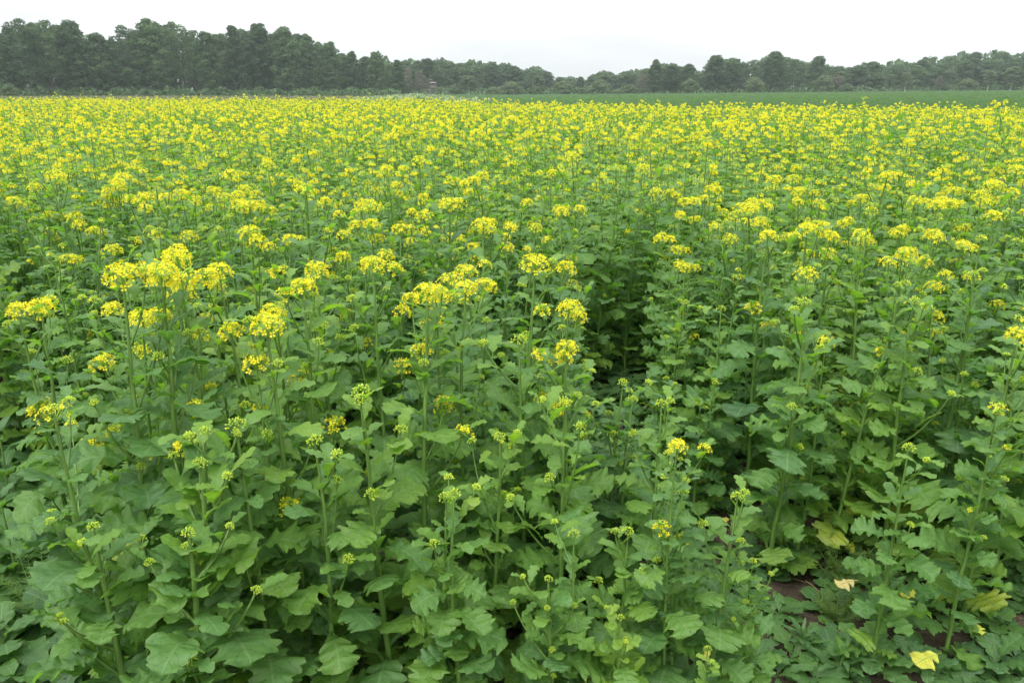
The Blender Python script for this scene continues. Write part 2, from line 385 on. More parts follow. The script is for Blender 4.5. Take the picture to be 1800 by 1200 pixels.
r_ = ramp(t, [(.3, (.065, .135, .022)), (.7, (.135, .24, .045))], nz_.outputs[0])
p_ = N(t, 'ShaderNodeBsdfPrincipled', inp={'Roughness': .5}); t.links.new(r_.outputs[0], p_.inputs['Base Color']); o_ = N(t, 'ShaderNodeOutputMaterial'); t.links.new(p_.outputs[0], o_.inputs[0])
def simple_attr(name, cols, tfac, mul):
    m, t = mat(name); at = N(t, 'ShaderNodeAttribute', attribute_name='lf'); sp = N(t, 'ShaderNodeSeparateXYZ'); t.links.new(at.outputs['Vector'], sp.inputs[0])
    r = ramp(t, cols, sp.outputs[2]); tr = mixc(t, 'MULTIPLY', 1.0, r.outputs[0], mul); two_sided(t, r.outputs[0], tr, .6, tfac, None, .3); return m
M_PET = simple_attr('mustard_petal', [(0, (.70, .67, .028)), (.6, (.76, .69, .028)), (1, (.80, .65, .022))], .42, (1.08, 1.08, .7))
M_BUD = simple_attr('mustard_bud', [(0, (.26, .42, .05)), (.5, (.46, .58, .05)), (1, (.75, .72, .05))], .2, (1.1, 1.1, .6))
FIELD_MATS = [M_STEM, M_LEAF, M_PET, M_BUD]

def noise_mat(name, cols, scale, rough=.9, bump=.0, bdist=.01, detail=5.0):
    m, t = mat(name); g = N(t, 'ShaderNodeNewGeometry'); n = N(t, 'ShaderNodeTexNoise', inp={'Scale': scale, 'Detail': detail, 'Roughness': .65}); t.links.new(g.outputs['Position'], n.inputs['Vector'])
    r = ramp(t, cols, n.outputs[0]); p = N(t, 'ShaderNodeBsdfPrincipled', inp={'Roughness': rough, 'Specular IOR Level': .25}); t.links.new(r.outputs[0], p.inputs['Base Color'])
    if bump:
        b = N(t, 'ShaderNodeBump', inp={'Strength': bump, 'Distance': bdist}); t.links.new(n.outputs[0], b.inputs['Height']); t.links.new(b.outputs[0], p.inputs['Normal'])
    o = N(t, 'ShaderNodeOutputMaterial'); t.links.new(p.outputs[0], o.inputs[0]); return m
M_BARK = noise_mat('bark', [(.35, (.035, .03, .025)), (.7, (.10, .09, .075))], 6)
M_BIRCH = noise_mat('birch_bark', [(.4, (.15, .14, .13)), (.5, (.62, .61, .58))], 3)
M_WOOD = noise_mat('weathered_wood', [(.3, (.10, .092, .085)), (.7, (.19, .175, .16))], 8)

# ------------------------------------------------------------------ ground
m, t = mat('ground_soil'); M_SOIL = m
g_ = N(t, 'ShaderNodeNewGeometry'); sp = N(t, 'ShaderNodeSeparateXYZ'); t.links.new(g_.outputs['Position'], sp.inputs[0])
n1 = N(t, 'ShaderNodeTexNoise', inp={'Scale': 9.0, 'Detail': 8.0, 'Roughness': .7}); t.links.new(g_.outputs['Position'], n1.inputs['Vector'])
n2 = N(t, 'ShaderNodeTexNoise', inp={'Scale': 90.0, 'Detail': 4.0}); t.links.new(g_.outputs['Position'], n2.inputs['Vector'])
r1 = ramp(t, [(.3, (.022, .016, .012)), (.5, (.060, .044, .033)), (.75, (.12, .092, .070))], n1.outputs[0])
r2 = ramp(t, [(.3, (.6, .6, .6)), (.7, (1.15, 1.1, 1.05))], n2.outputs[0])
soil = mixc(t, 'MULTIPLY', 1.0, r1.outputs[0], r2.outputs[0])
n3 = N(t, 'ShaderNodeTexNoise', inp={'Scale': .4, 'Detail': 6.0}); t.links.new(g_.outputs['Position'], n3.inputs['Vector'])
r3 = ramp(t, [(.3, (.035, .085, .032)), (.7, (.06, .125, .045))], n3.outputs[0])
fm = mathn(t, 'GREATER_THAN', sp.outputs[1], 26.0)
gc = mixc(t, 'MIX', fm, soil, r3.outputs[0])
p = N(t, 'ShaderNodeBsdfPrincipled', inp={'Roughness': .95, 'Specular IOR Level': .2}); t.links.new(gc, p.inputs['Base Color'])
b = N(t, 'ShaderNodeBump', inp={'Strength': .6, 'Distance': .012}); t.links.new(n2.outputs[0], b.inputs['Height']); t.links.new(b.outputs[0], p.inputs['Normal'])
o = N(t, 'ShaderNodeOutputMaterial'); t.links.new(p.outputs[0], o.inputs[0])

def vnoise(x, y, sc_, seed, oct_=4):
    rg = np.random.default_rng(seed); out = np.zeros_like(x, float); amp = 1; tot = 0
    for k in range(oct_):
        tab = rg.uniform(-1, 1, (256, 256)); X = x / sc_ * 2 ** k; Y = y / sc_ * 2 ** k
        xi = np.floor(X).astype(int); yi = np.floor(Y).astype(int); fx = X - xi; fy = Y - yi; fx = fx * fx * (3 - 2 * fx); fy = fy * fy * (3 - 2 * fy)
        g = lambda a, b: tab[a % 256, b % 256]
        out += amp * ((g(xi, yi) * (1 - fx) + g(xi + 1, yi) * fx) * (1 - fy) + (g(xi, yi + 1) * (1 - fx) + g(xi + 1, yi + 1) * fx) * fy); tot += amp; amp *= .55
    return out / tot
def soil_h(x, y):
    near = np.clip((12 - y) / 6, 0, 1)
    return near * (.03 * vnoise(x, y, .5, 5) + .014 * vnoise(x, y, .07, 6, 3))
def gz(x, y): return terrain(x, y) + soil_h(np.asarray(x, float), np.asarray(y, float))
ax = lambda lo, hi, st, far_lo, far_hi: np.unique(np.concatenate([lo - np.geomspace(.05, lo - far_lo, 34), np.arange(lo, hi, st), hi + np.geomspace(.05, far_hi - hi, 34)]))
gx = ax(-2.2, 2.6, .022, -500, 500); gy = ax(1.0, 4.2, .022, -40, 600)
GX, GY = np.meshgrid(gx, gy, indexing='ij'); g = Geo()
nx, ny = GX.shape; i = (np.arange(nx - 1)[:, None] * ny + np.arange(ny - 1)[None]); q = np.stack([i, i + ny, i + ny + 1, i + 1], -1).reshape(-1, 4)
g.add(np.stack([GX, GY, gz(GX, GY)], -1).reshape(-1, 3), quads=q)
tag(g.obj('ground', [M_SOIL]), kind='structure')

# ------------------------------------------------------------------ trees
TREE_GREEN = [(0, (.034, .066, .034)), (.35, (.052, .096, .042)), (.7, (.074, .126, .052)), (1, (.10, .158, .065))]
def crown_mat(name, cols):
    m, t = mat(name); at = N(t, 'ShaderNodeAttribute', attribute_name='lf'); sp = N(t, 'ShaderNodeSeparateXYZ'); t.links.new(at.outputs['Vector'], sp.inputs[0])
    oi = N(t, 'ShaderNodeObjectInfo'); x = mathn(t, 'ADD', sp.outputs[2], mathn(t, 'MULTIPLY', mathn(t, 'SUBTRACT', oi.outputs['Random'], .5), .5), clamp=True)
    r = ramp(t, cols, x); tr = mixc(t, 'MULTIPLY', 1.0, r.outputs[0], (1.3, 1.5, .8)); two_sided(t, r.outputs[0], tr, .7, .25, None, .25); return m
M_CROWN = crown_mat('tree_foliage', TREE_GREEN)
M_LIGHT = crown_mat('willow_foliage', [(0, (.06, .10, .045)), (1, (.12, .17, .075))])
M_BROWN = crown_mat('sparse_brown_foliage', [(0, (.08, .085, .06)), (1, (.16, .145, .115))])
def crown_geo(seed, Ht, Rd, z0, kind, nclump, per, ls):
    rg = np.random.default_rng(seed); g = Geo(); allv = []; alla = []
    ph = rg.uniform(0, 6.28)
    # rounded overlapping lobes: a few big ones up the axis, smaller ones round them
    lobes = []
    nb = {'tall': 7, 'cone': 7, 'round': 5, 'dome': 4}[kind]; hh = Ht - z0
    for i in range(nclump):
        f = (i + rg.random()) / nclump
        if kind == 'tall': prof = np.interp(f, [0, .3, .65, .85, 1], [.8, 1, .98, .84, .45])
        elif kind == 'cone': prof = np.interp(f, [0, .2, .6, .9, 1], [.95, 1, .82, .55, .25])
        elif kind == 'round': prof = np.interp(f, [0, .3, .6, .85, 1], [.7, 1, .97, .7, .3])
        else: prof = math.sqrt(max(.04, 1 - f ** 2))
        cr_ = Rd * rg.uniform(.24, .46) * (.78 + .22 * prof); cr_ = min(cr_, hh * .22)
        a = i * 2.39996 + rg.uniform(-.5, .5); rr = max(0, Rd * prof - cr_ * .8) * rg.uniform(.55, 1.12)
        lobes.append((np.array([rr * math.cos(a), rr * math.sin(a), z0 + cr_ * .6 + (hh - cr_ * 1.5) * f]), cr_))
    for cc, cr_ in lobes:
        n = int(per * rg.uniform(.8, 1.2) * (cr_ / (Rd * .33)) ** 1.5); dv = rg.normal(0, 1, (n, 3)); dv[:, 2] = np.where(rg.random(n) < .6, np.abs(dv[:, 2]), dv[:, 2]); dv /= np.linalg.norm(dv, axis=1)[:, None]
        bump = 1 + .13 * np.sin(dv[:, :1] * 7 + cc[0] * 3) * np.sin(dv[:, 1:2] * 8 + cc[1]) * np.cos(dv[:, 2:] * 7 + cc[2])
        P = cc + dv * (cr_ * np.clip(rg.normal(.93, .13, (n, 1)), .3, 1.25) * bump) * np.array([1.05, 1.05, .85])
        nn_ = dv + rg.normal(0, .5, (n, 3)); U = np.cross(nn_, rg.normal(0, 1, (n, 3))); U /= np.linalg.norm(U, axis=1)[:, None] + 1e-6; Wv = np.cross(nn_, U); Wv /= np.linalg.norm(Wv, axis=1)[:, None] + 1e-6
        s = ls * rg.uniform(.6, 1.3, (n, 1)); cl = rg.uniform(.2, .8)
        V = np.stack([P - U * s, P - Wv * s * .7, P + U * s, P + Wv * s * .7], 1)
        allv.append(V.reshape(-1, 3)); tn = np.clip(cl + rg.normal(0, .16, n), 0, 1); A = np.zeros((n, 4, 3)); A[:, :, 2] = tn[:, None]; alla.append(A.reshape(-1, 3))
    V = np.concatenate(allv); V[:, 2] = np.maximum(V[:, 2], .1); g.add(V, quads=np.arange(len(V)).reshape(-1, 4), attr=np.concatenate(alla)); return g
def trunk_geo(seed, Ht, r, nl, multi=1):
    rg = np.random.default_rng(seed); g = Geo()
    for k in range(multi):
        a = rg.uniform(0, 6.28); z = np.linspace(-.3, Ht * .93, 8); sp_ = (0 if multi == 1 else rg.uniform(.2, .8))
        P = np.stack([math.cos(a) * sp_ * (1 + z / Ht) + rg.normal(0, .08, 8), math.sin(a) * sp_ * (1 + z / Ht) + rg.normal(0, .08, 8), z], -1)
        tube(g, P, np.linspace(r, r * .15, 8), 6)
        for j in range(nl):
            zz = Ht * rg.uniform(.2, .85); a2 = rg.uniform(0, 6.28); l = Ht * rg.uniform(.1, .2) * (1.1 - zz / Ht) * 1.6
            p0 = np.array([np.interp(zz, z, P[:, 0]), np.interp(zz, z, P[:, 1]), zz]); d_ = np.array([math.cos(a2), math.sin(a2), rg.uniform(.2, .9)])
            tube(g, [p0, p0 + d_ * l * .5, p0 + d_ * l + [0, 0, l * .15]], np.array([.32, .2, .06]) * r * (1.2 - zz / Ht), 4)
    return g
# kinds: (name, Ht, Rd, z0, profile, clumps, per, leaf size, crown mat, bark mat, trunk r, limbs, multi)
KINDS = {
 'alder':  ('alder_tree', 17, 3.3, 1.2, 'tall', 50, 300, .19, M_CROWN, M_BARK, .2, 10, 1),
 'open':   ('alder_tree', 17, 3.6, 3.0, 'tall', 26, 230, .18, M_CROWN, M_BARK, .17, 12, 2),
 'cone':   ('alder_tree', 17, 3.0, 1.0, 'cone', 40, 320, .19, M_CROWN, M_BARK, .2, 10, 1),
 'round':  ('broadleaf_tree', 13, 4.3, 1.0, 'round', 34, 380, .22, M_CROWN, M_BARK, .22, 8, 1),
 'bush':   ('willow_bush', 5, 3.0, .2, 'dome', 16, 330, .15, M_LIGHT, M_BARK, .07, 4, 3),
 'brown':  ('sparse_tree', 9, 2.0, .8, 'tall', 24, 120, .12, M_BROWN, M_BARK, .1, 10, 1),
 'birch':  ('birch_tree', 12, 2.3, 2.5, 'tall', 26, 260, .15, M_LIGHT, M_BIRCH, .16, 8, 1),
}
NVAR = {'alder': 5, 'open': 2, 'cone': 3, 'round': 4, 'bush': 4, 'brown': 2, 'birch': 2}
TM = {}
for kk, (k, spec) in enumerate(KINDS.items()):
    TM[k] = []
    for j in range(NVAR[k]):
        sd = 100 * kk + j; nm, Ht, Rd, z0, pf, nc, per, ls, cm, bm, tr_, nl, mu = spec
        TM[k].append((crown_geo(sd, Ht, Rd, z0, pf, nc, per, ls).mesh('crown', [cm], False), trunk_geo(sd, Ht, tr_, nl, mu).mesh('trunk', [bm])))
def place_tree(kind, u, D, vtop, label, group, var=None, wid=1.0, cat='tree'):
    nm, Ht = KINDS[kind][0], KINDS[kind][1]
    x = (u - 900) / 1467 * D; z = float(terrain(x, D)); _, dy, dz = ray(u, vtop); ztop = CH + dz / dy * D
    s = max(.15, (ztop - z) / Ht); cm, tm_ = TM[kind][rng.integers(len(TM[kind])) if var is None else var % len(TM[kind])]
    o = empty(nm, (x, D, z)); o.rotation_euler[2] = rng.uniform(0, 6.28); sw = (.6 * s + .4 * D / 190) * wid; o.scale = (sw, sw, s)
    tag(o, label, cat, group)
    for n_, me in (('crown', cm), ('trunk', tm_)):
        c = bpy.data.objects.new(n_, me); C.objects.link(c); c.parent = o
    return o
SKY = np.array([(-150, 60), (0, 62), (22, 34), (60, 28), (100, 30), (150, 34), (178, 52), (198, 66), (215, 50), (245, 36), (280, 28), (330, 34), (350, 46), (368, 52), (390, 42), (420, 40), (450, 37), (490, 44),
    (520, 42), (550, 60), (575, 66), (600, 78), (620, 86), (640, 88), (680, 92), (706, 104), (750, 100), (800, 103), (860, 105), (905, 112), (930, 112), (960, 121), (972, 131), (1005, 135), (1025, 133), (1045, 124), (1090, 122), (1130, 121),
    (1150, 103), (1172, 112), (1195, 108), (1215, 110), (1228, 125), (1240, 118), (1252, 96), (1290, 99), (1325, 103), (1360, 88), (1385, 97), (1405, 108), (1432, 95), (1452, 112), (1500, 112), (1530, 103), (1580, 102), (1640, 95),
    (1700, 86), (1750, 84), (1800, 88), (1950, 86)])
sky_v = lambda u: float(np.interp(u, SKY[:, 0], SKY[:, 1]))
ORD = ['leftmost', 'second', 'third', 'fourth', 'fifth', 'sixth', 'seventh', 'eighth', 'ninth', 'tenth', 'eleventh', 'twelfth', 'thirteenth', 'fourteenth', 'fifteenth', 'sixteenth', 'seventeenth', 'eighteenth', 'nineteenth', 'twentieth',
       'twenty-first', 'twenty-second', 'twenty-third', 'twenty-fourth', 'twenty-fifth', 'twenty-sixth', 'twenty-seventh', 'twenty-eighth', 'twenty-ninth', 'thirtieth']
def row(us, D0, D1, kinds, group, desc, tail, drop=0, jit=8, wid=1.0, seed=0):
    rg = np.random.default_rng(seed); n = len(us)
    for i, u in enumerate(us):
        k = kinds[i % len(kinds)] if isinstance(kinds, list) else kinds
        D = D0 + (D1 - D0) * i / max(1, n - 1) + rg.uniform(-3, 3)
        o_ = ORD[i] + ('' if i == 0 else ' from the left')
        place_tree(k, u, D, sky_v(u) + drop + rg.uniform(0, jit), f'{desc[k] if isinstance(desc, dict) else desc}, {o_} {tail}', group, var=rg.integers(9), wid=wid * rg.uniform(.9, 1.12))
dl = {'alder': 'tall dark green alder', 'open': 'airy see-through alder', 'cone': 'narrow pointed dark alder', 'round': 'rounded broad tree'}
G1 = 'trees of the left wood'
row([8, 48, 92, 140, 182, 232, 276, 322, 372, 418, 462, 506, 545, 582, 622, 664, 700], 165, 215, ['alder', 'open', 'open', 'alder', 'alder', 'open', 'alder', 'open', 'alder', 'cone', 'alder', 'alder', 'cone', 'alder', 'cone', 'alder', 'cone'],
    G1, dl, 'at the front of the left wood', jit=4, seed=1)
row([-8, 30, 72, 118, 160, 205, 250, 300, 345, 395, 440, 485, 528, 565, 602, 645, 690], 176, 228, ['alder', 'cone', 'alder', 'alder', 'open', 'alder', 'alder', 'alder', 'open', 'alder', 'alder', 'cone'], G1, dl, 'in the left wood, second row', drop=6, jit=12, seed=2)
row([0, 60, 130, 190, 235, 290, 350, 400, 450, 505, 560, 615, 670], 188, 240, ['alder', 'cone'], G1, dl, 'at the back of the left wood', drop=14, jit=14, seed=3)
G2 = 'trees of the middle wood'
dm = {'alder': 'slim dark green tree', 'round': 'rounded mid green tree', 'cone': 'pointed dark tree', 'open': 'thin see-through tree'}
row([715, 752, 790, 828, 865, 905, 940, 985, 1020, 1060, 1100, 1135], 262, 300, ['round', 'alder', 'round', 'round', 'alder', 'round', 'open', 'alder', 'cone', 'round', 'round', 'alder'], G2, dm, 'in the middle wood', jit=5, seed=4, wid=.9)
row([700, 735, 770, 810, 848, 888, 925, 960, 1000, 1045, 1082, 1118], 285, 330, ['round', 'alder', 'round'], G2, dm, 'along the back of the middle wood', drop=3, jit=8, seed=5)
G3 = 'trees of the right wood'
row([1150, 1178, 1208, 1254, 1285, 1318, 1358, 1395, 1433, 1470, 1505], 235, 250, ['cone', 'alder', 'alder', 'alder', 'alder', 'open', 'alder', 'open', 'alder', 'round', 'round'], G3,
    {'cone': 'narrow dark conical tree', 'alder': 'tall dark green tree', 'open': 'light crowned airy tree', 'round': 'low rounded tree'}, 'in the clump right of centre', jit=4, seed=6)
row([1140, 1165, 1195, 1232, 1270, 1302, 1338, 1376, 1414, 1452, 1490, 1530, 1572, 1615, 1660, 1705, 1750, 1795, 1845], 262, 280, ['round', 'alder', 'round', 'alder'], G3,
    {'alder': 'tall dark green tree', 'round': 'round topped green tree'}, 'along the back of the right wood', drop=3, jit=7, seed=7)
row([1535, 1572, 1608, 1648, 1690, 1728, 1768, 1808], 248, 252, ['round', 'alder', 'round'], G3, {'alder': 'upright dark tree', 'round': 'dense rounded tree'}, 'at the front of the wooded rise', drop=14, jit=10, seed=8)
# bushes and singled-out trees at the woods' edges: kind, u, D, vtop, width, label, category
for k, u, D, vt, wd, lb, ct in [
    ('bush', 18, 150, 146, .9, 'pale green bush at the left end of the dark wood', 'bush'),
    ('bush', 255, 156, 154, .8, 'low light green shrub before the gap in the left wood', 'bush'),
    ('bush', 225, 158, 158, .7, 'small low shrub under the left wood', 'bush'),
    ('bush', 545, 172, 160, .7, 'low scrub bush at the foot of the left wood', 'bush'),
    ('brown', 718, 235, 118, 1.0, 'brownish sparse tree just right of the left wood', 'tree'),
    ('brown', 738, 236, 124, 1.0, 'reddish grey bare-looking tree left of the hunting stand', 'tree'),
    ('brown', 756, 250, 138, 1.0, 'short greyish tree right behind the hunting stand', 'tree'),
    ('birch', 824, 240, 132, 1.5, 'feathery pale green willow left of the dark gap', 'tree'),
    ('bush', 800, 238, 148, .9, 'rounded light bush beside the feathery willow', 'bush'),
    ('bush', 866, 240, 152, 1.0, 'low domed light green bush right of the feathery willow', 'bush'),
    ('bush', 898, 244, 142, 1.2, 'tall domed pale bush in front of the middle wood', 'bush'),
    ('bush', 940, 246, 152, 1.1, 'reddish tinged low bush in the middle scrub', 'bush'),
    ('birch', 945, 250, 131, 1.2, 'pale slim tree rising from the middle scrub', 'tree'),
    ('bush', 992, 248, 140, 1.3, 'large grey green willow bush left of the low skyline', 'bush'),
    ('bush', 1025, 246, 154, 1.1, 'spreading low willow bush under the low skyline', 'bush'),
    ('bush', 1055, 250, 139, 1.3, 'broad rounded willow bush right of the low skyline', 'bush'),
    ('bush', 1085, 244, 159, 1.1, 'flat low bush in front of the rounded willow', 'bush'),
    ('brown', 1128, 238, 128, 1.1, 'brownish thin tree left of the right-hand clump', 'tree'),
    ('bush', 1108, 244, 148, 1.0, 'grey green bush beside the brownish thin tree', 'bush'),
    ('bush', 1212, 232, 138, 1.0, 'mid green bush in the notch of the right clump', 'bush'),
    ('bush', 1325, 232, 134, 1.1, 'pale green bush against the dark right clump', 'bush'),
    ('brown', 1468, 232, 130, 1.6, 'greyish broad thin tree right of the clump', 'tree'),
    ('bush', 1488, 225, 147, 1.1, 'low domed bush under the greyish tree', 'bush'),
    ('bush', 1445, 230, 130, 1.0, 'light leafy bush left of the greyish tree', 'bush'),
    ('birch', 1565, 235, 130, 1.0, 'light green leaning birch with a white trunk', 'tree'),
    ('birch', 1590, 238, 127, 1.0, 'white-stemmed birch right of the leaning birch', 'tree'),
    ('brown', 1648, 236, 132, .9, 'small brownish tree on a pale stem before the rise', 'tree'),
    ('bush', 1662, 236, 146, .6, 'small round bush beside the pale-stemmed tree', 'bush'),
    ('bush', 1698, 235, 137, 1.25, 'broad domed yellow green bush below the wooded rise', 'bush'),
    ('birch', 1735, 236, 122, 1.1, 'round headed light green tree below the wooded rise', 'tree'),
    ('birch', 1775, 238, 116, 1.4, 'leafy light green tree near the right edge', 'tree'),
    ('birch', 1800, 236, 118, 1.0, 'pale stemmed birch at the right edge', 'tree')]:
    place_tree(k, u, D, vt, lb, 'bushes and small trees along the woodland edge' , wid=wd, cat=ct)

# far woodland mass behind the rows, closing the horizon
g = Geo(); rg = np.random.default_rng(77)
for (u0, u1, D, dr, nn) in [(-200, 720, 260, 30, 9000), (660, 1200, 350, 7, 6000), (1120, 1980, 310, 9, 9000)]:
    us = rg.uniform(u0, u1, nn); Ds = D + rg.uniform(-14, 14, nn); xs = (us - 900) / 1467 * Ds; zb = terrain(xs, Ds)
    vt = np.interp(us, SKY[:, 0], SKY[:, 1]) + dr + 5 * np.sin(us / 9.0); _, dy, dz = ray(900, 0)
    zt = CH + Ds * (F * -math.sin(PITCH) + (600 - vt) * math.cos(PITCH)) / (F * math.cos(PITCH) + (600 - vt) * math.sin(PITCH))
    P = np.stack([xs, Ds, zb + (zt - zb) * rg.uniform(0, 1, nn)], -1); dv = rg.normal(0, 1, (nn, 3)); dv /= np.linalg.norm(dv, axis=1)[:, None]; dv2 = np.cross(dv, rg.normal(0, 1, (nn, 3))); dv2 /= np.linalg.norm(dv2, axis=1)[:, None]
    s = rg.uniform(.5, 1.1, (nn, 1)); V = np.stack([P - dv * s, P - dv2 * s, P + dv * s, P + dv2 * s], 1).reshape(-1, 3)
    A = np.zeros((nn * 4, 3)); A[:, 2] = np.repeat(rg.uniform(0, .5, nn), 4); g.add(V, quads=np.arange(nn * 4).reshape(-1, 4), attr=A)
tag(g.obj('woodland', [M_CROWN], smooth=False), 'dim depth of the woods behind the front rows of trees', 'woodland', kind='stuff')
# low undergrowth along the foot of the woods
g = Geo()
for (u0, u1, D, h, nn) in [(-200, 705, 160, 2.2, 5200), (690, 1150, 244, 2.4, 3000), (1120, 1980, 238, 2.0, 4500)]:
    us = rg.uniform(u0, u1, nn); Ds = D + rg.uniform(0, 10, nn) + (38 * np.clip(us / 700, 0, 1) if u1 < 706 else 0); xs = (us - 900) / 1467 * Ds
    hh = h * (.45 + .55 * (.5 + .5 * np.sin(us / 17) * np.cos(us / 7.3)))
    P = np.stack([xs, Ds, terrain(xs, Ds) + hh * rg.uniform(0, 1, nn)], -1); dv = rg.normal(0, 1, (nn, 3)); dv /= np.linalg.norm(dv, axis=1)[:, None]; dv2 = np.cross(dv, rg.normal(0, 1, (nn, 3))); dv2 /= np.linalg.norm(dv2, axis=1)[:, None]
    s = rg.uniform(.18, .4, (nn, 1)); V = np.stack([P - dv * s, P - dv2 * s, P + dv * s, P + dv2 * s], 1).reshape(-1, 3)
    A = np.zeros((nn * 4, 3)); A[:, 2] = np.repeat(rg.uniform(.2, .9, nn), 4); g.add(V, quads=np.arange(nn * 4).reshape(-1, 4), attr=A)
tag(g.obj('undergrowth', [M_CROWN], smooth=False), 'low green undergrowth along the foot of the woods', 'undergrowth', kind='stuff')

# ------------------------------------------------------------------ hunting stand
def box(g, c, s, rot=0.0):
    x, y, z = np.array(s) / 2; V = np.array([(a, b_, c_) for a in (-x, x) for b_ in (-y, y) for c_ in (-z, z)]); V = V + np.array(c)
    g.add(V, quads=[(0, 1, 3, 2), (4, 6, 7, 5), (0, 4, 5, 1), (2, 3, 7, 6), (0, 2, 6, 4), (1, 5, 7, 3)])
D = 212; x = (762 - 900) / 1467 * D; hs_ = empty('hunting_stand', (x, D, float(terrain(x, D)))); hs_.scale = (.78, .78, .86); tag(hs_, 'weathered wooden hunting stand on slanted legs before the middle wood', 'hunting stand')
g = Geo(); box(g, (0, 0, 2.25), (1.7, 1.5, .12)); box(g, (0, -.72, 2.65), (1.6, .06, .68)); box(g, (0, .72, 2.95), (1.6, .06, 1.28)); box(g, (-.78, 0, 2.8), (.06, 1.38, .98)); box(g, (.78, 0, 2.8), (.06, 1.38, .98)); g.obj('cabin', [M_WOOD], hs_, False)
g = Geo(); V = [(-1, -.95, 3.5), (1, -.95, 3.5), (1, .95, 3.75), (-1, .95, 3.75), (-1, -.95, 3.6), (1, -.95, 3.6), (1, .95, 3.85), (-1, .95, 3.85)]
g.add(V, quads=[(3, 2, 1, 0), (4, 5, 6, 7), (0, 1, 5, 4), (1, 2, 6, 5), (2, 3, 7, 6), (3, 0, 4, 7)]); g.obj('roof', [M_WOOD], hs_, False)
for sx in (-1, 1):
    for sy in (-1, 1):
        g = Geo(); tube(g, [(sx * 1.15, sy * 1.0, -.1), (sx * .72, sy * .62, 2.2)], .08, 6); g.obj('leg', [M_WOOD], hs_)
        g = Geo(); tube(g, [(sx * .74, sy * .66, 2.3), (sx * .74, sy * .66, 3.55)], .06, 6); g.obj('post', [M_WOOD], hs_)
for s in (-1, 1):
    g = Geo(); tube(g, [(s * 1.05, -.98, .3), (-s * .78, -.75, 1.95)], .05, 5); g.obj('brace', [M_WOOD], hs_)
g = Geo()
for s in (-.25, .25): tube(g, [(-1.5 + s, -1.6, 0), (-.8 + s, -.8, 2.4)], .04, 5)
for k in range(7): f = (k + .5) / 7; tube(g, [(-1.78 + .7 * f, -1.6 + .8 * f, 2.4 * f), (-1.22 + .7 * f, -1.6 + .8 * f, 2.4 * f)], .03, 4)
g.obj('ladder', [M_WOOD], hs_)

# ------------------------------------------------------------------ mustard: where it grows
def seg_d(x, y, a, b_):
    a = np.array(a); b_ = np.array(b_); d_ = b_ - a; t_ = np.clip(((x - a[0]) * d_[0] + (y - a[1]) * d_[1]) / (d_ @ d_), 0, 1)
    return np.hypot(x - a[0] - t_ * d_[0], y - a[1] - t_ * d_[1])
def far_edge(x, y):    # true inside the flowering crop's far boundary
    b = x / np.maximum(y, .1); lim = np.interp(b, [-.8, -.12, .0, .15, .64, .9], [42, 40, 32, 27, 23, 21]); return y < lim
def hmap(x, y):
    h = 1.08 +   .10 * vnoise(x + 50, y + 50, 1.4, 21) + .05 * vnoise(x + 50, y + 50, 5, 22)
    low = np.clip(1 - np.hypot((x - .42) / .5, (y - 2.75) / .75), 0, 1); h -= .75 * low ** .7
    h -= .16 * np.clip((2.7 - y) / .8, 0, 1) * (x > .1)
    return h
def allowed(x, y):
    ok = far_edge(x, y)
    ok &= y > np.interp(x, [-3, -1.35, -1.2, -.9, -.3, .2, .6, .8, 1.5, 1.75, 3], [3.0, 2.9, 1.9, 1.75, 1.8, 2.1, 2.25, 2.35, 2.36, 1.9, 1.8])
    ok &= seg_d(x, y, (.36, 3.0), (.56, 4.0)) > .19
    ok &= np.hypot(x + .5, y - 2.5) > .16
    ok &= np.hypot((x - .8), (y - 2.6)) > .15
    return ok

